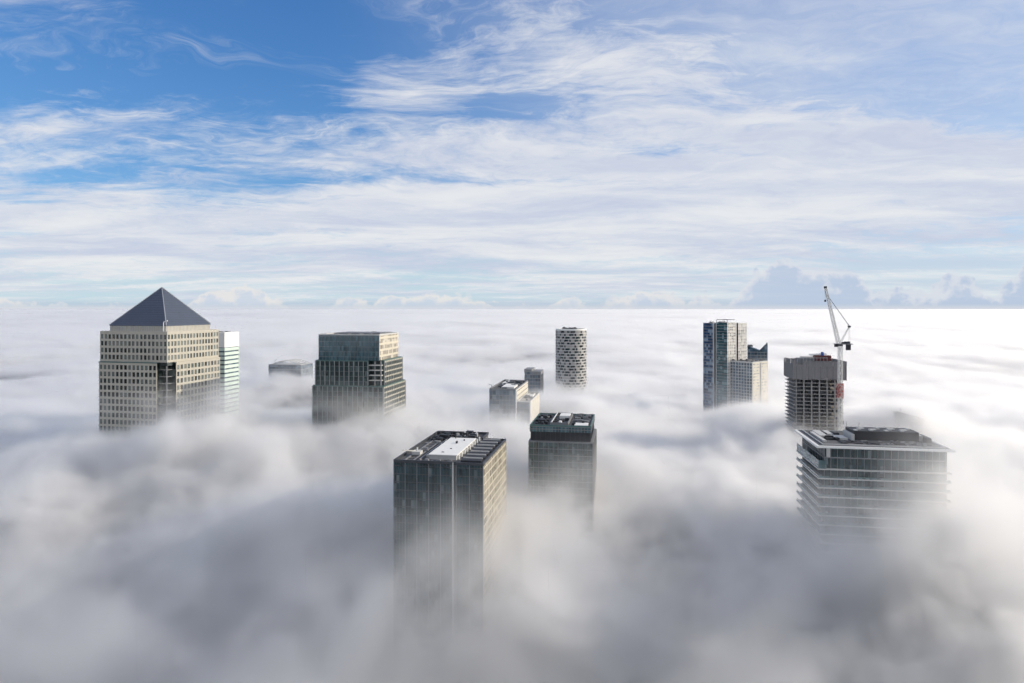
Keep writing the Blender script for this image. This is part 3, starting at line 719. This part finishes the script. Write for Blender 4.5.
    bm_ = MB().box(x0+4.4, x0+8.8, y0+15, y0+20, zt+.75, zt+2.4).build('cleaning_cradle', M['pale'], t)
    MB().bar((x0+6,y0+17,zt+2.4),(x0+1.0,y0+11,zt+3.8),.55).bar((x0+6.6,y0+17.5,zt+2.3),(x0+6.6,y0+17.5,zt+4.2),.7).build('arm', M['pale'], bm_)
    mb = MB(); clutter(mb, x0+2, gx-2, y1-26, y1-2, zt+.1, 46, .8, 2.6, 1.2, 4.0, rnd); each(mb, 'plant_unit', M['black'], t)
    mb = MB(); clutter(mb, x0+2, x0+12, y0+24, y1-12, zt+.1, 22, .4, 1.5, .8, 2.6, rnd); clutter(mb, x0+13, gx-2, y0+2, y0+8.5, zt+.1, 9, .5, 1.8, .8, 2.6, rnd); each(mb, 'plant_unit', M['grey'], t)
    mb = MB(); clutter(mb, x0+12.5, dx0-1, y0+12, y1-14, zt+.1, 16, .4, 1.6, .5, 1.6, rnd); clutter(mb, x0+13, gx-2, y1-12, y1-3, zt+.1, 8, .8, 2.8, .6, 1.8, rnd); each(mb, 'duct', M['pale'], t)
white_deck_tower()
# ================================================================== terraced tower with an oversailing roof
def terraced_tower():
    S = Site(956, 346, 66.5, 49, GRID); x0, x1, y0, y1 = S.x0, S.x1, S.y0, S.y1
    t = S.thing('terraced_tower', 'broad tower with white terrace slabs, thin overhanging roof and dark rooftop plant box')
    zt = 149.9
    MB().box(x0, x1, y0, y1, zt-1.1, zt).build('roof', M['white'], t)
    MB().box(x0+1.6, x1-1.6, y0+1.4, y1-1.4, zt, zt+.12).build('roof_deck', M['roof'], t)
    mb = MB(); parapet(mb, x0+3.6, x1-3.2, y0+3.2, y1-3.2, zt+.1, .55, .45); mb.build('roof_track', M['pale'], t)
    bx0, bx1, by0, by1 = x0+4.2, x1-3.4, y0+2.4, y1-2.4
    MB().box(bx0, bx1-.4, by0, by1, 0, zt-1.1).build('body', M['g_teal'], t)
    MB().box(bx1-.4, bx1, by0+.3, by1-.3, 0, zt-1.12).build('side_wall', M['g_pale'], t)
    zs = [zt-12.0]
    while zs[-1] > LOW: zs.append(zs[-1]-4.85)
    for k, z in enumerate(zs):
        sl = MB().box(x0+.8, x1-1.6, y0+.6, y1-1.0, z-.6, z).build('terrace_slab', M['pale'], t)
        if k < 8:
            mb = MB(); h = 4.4 if k == 0 else 1.15
            mb.box(x0+1.1, x0+1.22, y0+1.0, y1-1.6, z, z+h)
            if k: mb.box(x0+1.23, x1-2.2, y0+.92, y0+1.04, z, z+h-.02)
            else: mb.box(x0+1.23, x0+5, y0+.92, y0+1.04, z, z+h-.02)
            mb.build('balustrade', M['ballast'], sl)
    mb = MB()
    for s in ('front','left','right','back'):
        W = wall_of(bx0, bx1, by0, by1, s); fins(mb, W, LOW, zt-1.1, 3.2, .22, .22)
    W = wall_of(bx0, bx1, by0, by1, 'front'); mb.obox(W[0], W[1], W[2], 0.01, W[3]-.01, -.05, .3, zt-6.6, zt-6.0)
    W = wall_of(bx0, bx1, by0, by1, 'left'); mb.obox(W[0], W[1], W[2], 0.01, W[3]-.01, -.05, .3, zt-6.6, zt-6.0)
    mb.build('mullion', M['grey'], t)
    mb = MB(); mb.box(x0+5.2, x0+7.0, y0+1.6, y0+2.6, zt-6.0, zt-1.12); mb.build('bracket', M['pale'], t)
    # rooftop: long dark plant box, pale cooling units, panels
    pb = MB().box(x0+24, x0+57, y0+20, y0+34, zt+.1, zt+5.0).build('plant_box', M['black'], t)
    mb = MB()
    for k in range(12): mb.box(x0+25+k*2.6, x0+26.6+k*2.6, y0+21+(k%3)*3, y0+24+(k%3)*3, zt+5.0, zt+5.4+.4*(k%2))
    mb.bar((x0+24.4,y0+33,zt+5.3),(x0+24.4,y0+33,zt+8.2),.35); mb.bar((x0+30,y0+30,zt+5.3),(x0+30,y0+30,zt+8.4),.3)
    each(mb, 'fan_unit', M['pale'], pb)
    mb = MB(); mb.box(x0+22.4, x0+23.98, y0+18, y0+33, zt+.1, zt+3.4); mb.box(x0+57.02, x0+59.6, y0+22, y0+31, zt+.1, zt+3.0); each(mb, 'pale_unit', M['pale'], t)
    mb = MB(); mb.box(x0+59.62, x0+62, y0+17, y0+30, zt+.1, zt+2.6); clutter(mb, x0+8, x0+22, y0+14, y0+43, zt+.1, 16, .5, 1.8, 1.4, 4.5, rnd); clutter(mb, x0+10, x1-6, y0+6, y0+17, zt+.1, 26, .2, .7, 1.5, 5, rnd); each(mb, 'plant_unit', M['black'], t)
    for (a, b, c, d_) in ((8, 12, 24, 41), (13.5, 16.5, 30, 42), (14, 20.5, 18, 27), (5.6, 7.4, 10, 36)):
        MB().box(x0+a, x0+b, y0+c, y0+d_, zt+.1, zt+1.3).build('skylight', M['pale'], t)
    mb = MB(); clutter(mb, x0+26, x1-8, y0+5, y0+18, zt+.1, 34, .3, .9, .6, 2.4, rnd); clutter(mb, x0+28, x1-8, y0+35, y1-4.5, zt+.1, 16, .6, 2.0, .8, 2.6, rnd); each(mb, 'plant_unit', M['grey'], t)
terraced_tower()

# ================================================================== the tower under construction
def building_site():
    S = Site(843.8, 545, 36.4, 31, GRID); x0, x1, y0, y1 = S.x0, S.x1, S.y0, S.y1
    t = S.thing('unfinished_tower', 'concrete tower under construction with open floors beneath a grey corrugated screen')
    zc, zs = 164.6, 179.2
    MB().box(x0+9, x1-8, y0+8, y1-7, 0, zs+2.4).build('core', M['concrete'], t)
    z = zc+9; 
    k = 0
    while z > 58:
        MB().box(x0-1.6 if z < zc else x0+.4, x1, y0, y1, z-.45, z).build('floor_slab', M['concrete'], t)
        z -= 2.95; k += 1
    mb = MB()
    for s in ('front', 'right', 'back', 'left'):
        A, u, n, L = wall_of(x0+.5, x1-.5, y0+.5, y1-.5, s)
        for i in range(7 if s in ('front', 'back') else 6):
            if s not in ('front', 'back') and i == 0: continue
            a = L*i/6; mb.obox(A, u, n, max(0.0, a-.45), min(L, a+.45), -.9 if s in ('front','back') else -.85, -.02, 50, zs-4)
    each(mb, 'column', M['concrete'], t)
    MB().box(x0+.5, x1-.5, y0+.5, y1-.5, 0, 49.9).build('lower_storeys', M['concrete'], t)
    inn = MB(); r = random.Random(3)                      # blockwork, hoists and stored things behind the floor edges
    z = zc
    while z > 60:
        x = x0+1.5
        while x < x1-3:
            wdt = r.uniform(1.2, 4.5)
            if r.random() < .7: inn.box(x, x+wdt, y0+1.6+r.random()*2.5, y0+4.4+r.random(), z-2.94, z-.46-r.choice((0, 0, .8)))
            x += wdt+r.uniform(.2, 1.6)
        y = y0+2
        while y < y1-3:
            wdt = r.uniform(1.2, 4.0)
            if r.random() < .7: inn.box(x0+1.7, x0+4.2, y, y+wdt, z-2.94, z-.46)
            y += wdt+r.uniform(.3, 1.5)
        z -= 2.95
    inn.build('partition', M['dark_steel'], t, kind='stuff')
    # corrugated climbing screen, uneven along its top
    mb = MB(); a, b, e, f = x0-2.2, x1+1.8, y0-1.6, y1+1.6
    for s in ('front', 'right', 'back', 'left'):
        A, u, n, L = wall_of(a, b, e, f, s); k = int(L/.9)
        for i in range(k):
            top = zs + (0 if s != 'left' else (.9 if (i//6) % 2 else -3.2)) + (-2.8 if s == 'front' and 3 < i < 8 else 0) + .25*math.sin(i*2.1)
            mb.obox(A, u, n, L*i/k, L*(i+(.72 if i % 5 == 2 else .94))/k, -.35, .12 if i % 2 else -.14, zc-.3 + (0.6 if (i//5) % 3 == 0 else 0), top)
    MB().box(a+.45, b-.45, e+.45, e+.6, zc, zs-4).box(a+.45, b-.45, f-.6, f-.45, zc, zs-4).box(a+.45, a+.6, e+.6, f-.6, zc, zs-5).box(b-.6, b-.45, e+.6, f-.6, zc, zs-4).build('screen_backing', M['dark_steel'], t)
    mb.build('screen', M['screen'], t)
    MB().box(x0+.2, x1-.2, y0+.2, y1-.2, zs-3.6, zs-3.2).build('working_deck', M['concrete'], t)
    # formwork and machinery on top
    MB().box(x0+3, x1-10, y0+4, y0+13, zs-3.2, zs+2.0).build('formwork', M['grey'], t)
    MB().box(x0+15.5, x1-8.4, y0+3.4, y0+9, zs+.2, zs+4.4).build('machine_room', M['maroon'], t)
    for k in range(5): MB().bar((x0+12+k*.3, y0+5+k*1.7, zs+4.6+.4*(k%2)), (x0+25, y0+5+k*1.7, zs+5.6-.3*(k%2)), .9, sides=8).build('white_pipe', M['white'], t)
    MB().box(x0+20.5, x0+22.4, y0+3.8, y0+5.6, zs+4.4, zs+7.2).build('blue_hopper', M['blue_paint'], t)
    mb = MB()
    for i in range(9): mb.bar((x0+4+i*2.6, y0+3.2, zs-3.2), (x0+4+i*2.6, y0+3.2, zs+3.0), .18)
    mb.bar((x0+4, y0+3.2, zs+2.9), (x0+25, y0+3.2, zs+2.9), .16); mb.bar((x0+4, y0+3.2, zs+2.2), (x0+25, y0+3.2, zs+2.2), .14)
    mb.build('guard_rail', M['pale'], t)
building_site()

def tower_crane():
    D = 533.0; k_ = D/F; X = (840.2-512)*k_
    def W(px, py, dy=0.0): return Vector(((px-512)*k_ - X, dy, CAMZ-(py-308)*k_))
    t = thing('tower_crane', 'pale luffing tower crane with raised lattice jib beside the unfinished tower', 'crane', (X, D, 0), 0)
    def lattice(mb, p, q, wd0, wd1, n, ch, br):
        p = Vector(p); q = Vector(q); d = (q-p).normalized()
        a = Vector((0,1,0)); c = d.cross(a).normalized(); a = c.cross(d).normalized()
        def N(f, i):
            wd = wd0+(wd1-wd0)*f; s = ((-1,-1),(1,-1),(1,1),(-1,1))[i]
            return p+(q-p)*f+a*(s[0]*wd/2)+c*(s[1]*wd/2)
        for i in range(4): mb.bar(N(0,i), N(1,i), ch)
        for j in range(n):
            f0, f1 = j/n, (j+1)/n
            for i in range(4):
                i2 = (i+1) % 4
                mb.bar(N(f0,i), N(f1,i2), br) if j % 2 else mb.bar(N(f0,i2), N(f1,i), br)
                mb.bar(N(f1,i), N(f1,i2), br)
    ztop = W(840, 346).z
    mb = MB(); lattice(mb, (0,0,2), (0,0,ztop), 2.4, 2.4, 62, .38, .22); ms = mb.build('mast', M['crane'], t)
    MB().box(-4, 4, -4, 4, 0, 2).build('base', M['concrete'], t)
    mb = MB(); lattice(mb, (0,0,W(840,398).z), (0,0,W(840,384).z), 3.3, 3.3, 4, .42, .34); mb.build('climbing_frame', M['red'], t)
    MB().ring(.4, 1.9, ztop, ztop+1.2, n=16).build('turntable', M['dark_steel'], t)
    MB().box(-4.5, 9.2, -1.6, 1.6, ztop+1.2, ztop+1.9).build('machinery_deck', M['grey'], t)
    each(MB().box(3.6, 7.2, -1.3, 1.3, ztop+1.9, ztop+3.5).box(1.2, 3.2, -1.1, 1.1, ztop+1.9, ztop+3.2), 'winch', M['dark_steel'], t)
    MB().box(5.0, 7.6, -1.5, 1.5, ztop-3.2, ztop+1.15).build('counterweight', M['black'], t)
    cb = MB().box(-5.2, -2.9, -2.6, -.9, ztop-.6, ztop+1.7).build('cab', M['black'], t)
    MB().box(-5.3, -5.21, -2.4, -1.1, ztop+.2, ztop+1.5).build('window', M['g_teal'], cb)
    foot = W(838.6, 343.2); tip = W(825.4, 287.4)
    mb = MB(); lattice(mb, foot, tip, 2.3, 1.3, 26, .29, .17); jb = mb.build('jib', M['crane'], t)
    MB().box(tip.x-.9, tip.x+.9, -.8, .8, tip.z-.6, tip.z+.9).build('jib_head', M['black'], jb)
    ap = W(849.3, 326.5)
    mb = MB()
    for s in (-1, 1):
        mb.bar((-.2, s*1.2, ztop+1.9), (ap.x, s*.5, ap.z), .34); mb.bar((7.2, s*1.2, ztop+1.9), (ap.x, s*.5, ap.z), .22)
    for f_ in (.3, .55, .8): mb.bar((-.2+(ap.x+.2)*f_, -1.0, ztop+1.9+(ap.z-ztop-1.9)*f_), (-.2+(ap.x+.2)*f_, 1.0, ztop+1.9+(ap.z-ztop-1.9)*f_), .2)
    af = mb.build('back_mast', M['crane'], t)
    MB().box(ap.x-.9, ap.x+.9, -.9, .9, ap.z-.7, ap.z+.7).build('sheave_block', M['dark_steel'], af)
    a2 = foot+(tip-foot)*.86
    MB().bar(ap+Vector((0,.3,.4)), a2, .2).bar(ap+Vector((0,-.3,.4)), a2+Vector((0,-.2,0)), .2).build('pendant_rope', M['dark_steel'], t)
    hk = W(825.2, 300.8)
    MB().bar((tip.x-.3, 0, tip.z-.4), (hk.x, 0, hk.z+.8), .12).build('hoist_rope', M['dark_steel'], t)
    MB().box(hk.x-.55, hk.x+.55, -.4, .4, hk.z-.8, hk.z+.8).build('hook_block', M['black'], t)
tower_crane()

# ================================================================== the glass residential tower and its lower neighbours
def grooved_tower():
    S = Site(727.3, 740, 33, 33, R(56)); x0, x1, y0, y1 = S.x0, S.x1, S.y0, S.y1
    t = S.thing('grooved_tower', 'tall blue and green glass tower split by dark vertical grooves, far side coloured as sunlit')
    zt = 206.0
    MB().box(x0+1.6, x1-1.6, y0+1.6, y1-1.6, 0, zt-1.0).build('core', M['black'], t)
    def quarter(a, b, e, f, z, mat, side, top=.0):
        q = MB().box(a, b-.3, e, f, 0, z).build('bay', mat, t)
        MB().box(b-.3, b, e+.2, f-.2, 0, z-.02).build('side_wall', M['g_pale'], q)  # lighter sheet on this face, painting the sun's glare
        mb = MB()
        for s in ('front','left'):
            W = wall_of(a, b, e, f, s); rails(mb, W, LOW, z, 3.3, .55, .12)
        mb.build('floor_edge', M['grey'], q)
        mb = MB(); W = wall_of(a, b, e, f, 'right'); rails(mb, W, LOW, z, 3.3, .5, .12); fins(mb, W, LOW, z, 4.0, .2, .14); mb.build('floor_edge', M['white'], q)  # edges white here only, to brighten the sunward face by colour
        return q
    quarter(x0, x0+13.8, y0, y0+14, zt-.6, M['g_blue'], 0)
    quarter(x0+18.4, x1, y0, y0+14.0, zt+.4, M['g_green'], 0)
    quarter(x0+18.4, x1, y0+18.4, y1, zt-.4, M['g_green'], 0)
    quarter(x0, x0+13.8, y0+18.4, y1, zt-.6, M['g_blue'], 0)
    each(MB().box(x0+13.82, x0+14.3, y0-.3, y0+1.8, 0, zt+.2).box(x0+17.9, x0+18.38, y0-.3, y0+1.8, 0, zt+.4), 'white_fin', M['white'], t)
    MB().box(x1-1.8, x1+.3, y0+14.1, y0+15.0, 0, zt).build('white_fin', M['white'], t)
    mb = MB()
    for (a, b) in (((x0+18.4, y0+.3), (x1-.4, y0+.3)), ((x1-.4, y0+.3), (x1-.4, y0+13)), ((x0+18.4, y0+13), (x1-.4, y0+13)), ((x0+18.4, y0+.3), (x0+18.4, y0+13))):
        mb.bar((a[0], a[1], zt+3.2), (b[0], b[1], zt+3.2), .5)
        mb.bar((a[0], a[1], zt+.4), (a[0], a[1], zt+3.2), .4)
    mb.build('roof_frame', M['dark_steel'], t)
    mb = MB(); clutter(mb, x0+2, x1-2, y0+2, y1-2, zt-1, 9, 1.0, 1.9, 2, 5, rnd); each(mb, 'plant_unit', M['grey'], t)
grooved_tower()

def pale_block():
    S = Site(752.5, 722, 34, 30, R(52)); x0, x1, y0, y1 = S.x0, S.x1, S.y0, S.y1
    t = S.thing('pale_block', 'shorter block, one side coloured as sunlit, in front of the grooved glass tower with ragged roofline')
    zt = 164.0
    MB().box(x0, x1-.3, y0, y1, 0, zt).build('body', M['g_far'], t)
    MB().box(x1-.3, x1, y0+.3, y1-.3, 0, zt-.02).build('side_wall', M['cream'], t)
    mb = MB(); W = wall_of(x0, x1, y0, y1, 'front'); fins(mb, W, LOW, zt, 3.4, .5, .3); rails(mb, W, LOW, zt, 3.3, .6, .15); mb.build('facade_frame', M['pale'], t)
    mb = MB(); W = wall_of(x0, x1, y0, y1, 'right'); rails(mb, W, LOW, zt-1.3, 3.3, 1.5, .06, 1.0, 13.0); rails(mb, W, LOW, zt-1.3, 3.3, 1.5, .06, 17.0, 29.0); mb.build('window_band', M['g_pale'], t)
    MB().box(x1-.1, x1+.3, y0+14, y0+16, 0, zt-.5).build('groove', M['grey'], t)
    mb = MB(); parapet(mb, x0-.1, x1+.1, y0-.1, y1+.1, zt, .9, .5); mb.build('parapet', M['pale'], t)
    mb = MB(); clutter(mb, x0+1, x1-1, y0+1, y1-1, zt-.1, 20, .8, 3.0, .8, 3.0, rnd); each(mb, 'plant_unit', M['dark_steel'], t)
    MB().box(x0+.4, x1-.4, y0+.4, y1-.4, zt-.1, zt+.1).build('roof', M['roof'], t)
pale_block()

def notched_tower():
    D = 905.0
    t = thing('notched_tower', 'hazy blue tower whose top dips in a notch, behind the pale block', 'tower', ((757.5-512)/F*D, D, 0), -R(20))
    zl, zr, zn = 172.0, 174.5, 166.5
    b = MB(); pts = [(-12.5, 0), (12.5, 0), (12.5, zr), (9, zr-1), (2.5, zn), (-3, zl-3.2), (-12.5, zl)]
    n = len(pts); b.v = [(x, -9, z) for x, z in pts] + [(x, 9, z) for x, z in pts]
    b.f = [tuple(range(n)), tuple(range(2*n-1, n-1, -1))] + [(i, (i+1) % n, n+(i+1) % n, n+i) for i in range(n)]
    b.build('body', M['g_far'], t)
    mb = MB()
    for k in range(9): mb.box(-12.3, 12.3, -9.25, -8.95, zn-3-k*4.0, zn-2.3-k*4.0)
    fins(mb, wall_of(-12.5, 12.5, -9, 9, 'front'), 90, zn-1.5, 4.0, .4, .3)
    mb.build('facade_frame', M['grey'], t)
    each(MB().box(-12.4, -6, -8, 8, zl-.9, zl+.9).box(10.5, 12.4, -8, 8, zr-.8, zr+1.2), 'plant_unit', M['dark_steel'], t)
notched_tower()

def stepped_hazy_tower():
    S = Site(540.5, 760, 18, 26, GRID); x0, x1, y0, y1 = S.x0, S.x1, S.y0, S.y1
    t = S.thing('hazy_tower', 'faint grey stepped tower top showing through fog behind the slab tower')
    zt = 153.5
    MB().box(x0, x1, y0, y1, 0, zt-3).build('body', M['g_far'], t)
    MB().box(x0-.4, x0+8, y0-.4, y1+.4, zt-3, zt).build('crown', M['grey'], t)
    MB().box(x0+8.02, x1+.4, y0-.4, y1+.4, zt-5.4, zt-2.2).build('cornice', M['grey'], t)
    mb = MB()
    for s in ('front', 'right'): W = wall_of(x0, x1, y0, y1, s); fins(mb, W, 90, zt-5.5, 3.0, .3, .25); rails(mb, W, 90, zt-5.5, 4.0, .8, .12)
    mb.build('facade_frame', M['grey'], t)
stepped_hazy_tower()

def wedge_roof():
    D = 560.0; k_ = D/F
    t = thing('sloped_roof_tower', 'pale sloping roof peak barely breaking the fog behind the terraced tower', 'tower', ((906-512)*k_, D, 0), -R(14))
    z = CAMZ-(421-308)*k_
    b = MB(); pts = [(-10.5, 0), (10.5, 0), (10.5, z+3.5), (8, z+4.2), (-8, z+8.4), (-10.5, z+8.0)]; n = len(pts)
    b.v = [(x, -8, zz) for x, zz in pts] + [(x, 8, zz) for x, zz in pts]
    b.f = [tuple(range(n)), tuple(range(2*n-1, n-1, -1))] + [(i, (i+1) % n, n+(i+1) % n, n+i) for i in range(n)]
    b.build('body', M['grey'], t)
    mb = MB(); fins(mb, wall_of(-10.5, 10.5, -8, 8, 'front'), 90, z+3, 3.0, .3, .2); mb.build('facade_frame', M['grey'], t)
    MB().bar((-4, 0, z+6), (-4, 0, z+10.5), 1.6, 1.3, sides=10).build('chimney', M['grey'], t)
wedge_roof()

# ------------------------------------------------------------------ the city floor far below the fog
gm = MB(); gm.v = [(-60000,-2000,0),(60000,-2000,0),(60000,90000,0),(-60000,90000,0)]; gm.f = [(0,1,2,3)]
gm.build('ground', paint('asphalt', (0.05,0.05,0.052), 0.9, 0, 0.3, 0.02, False), kind='structure')
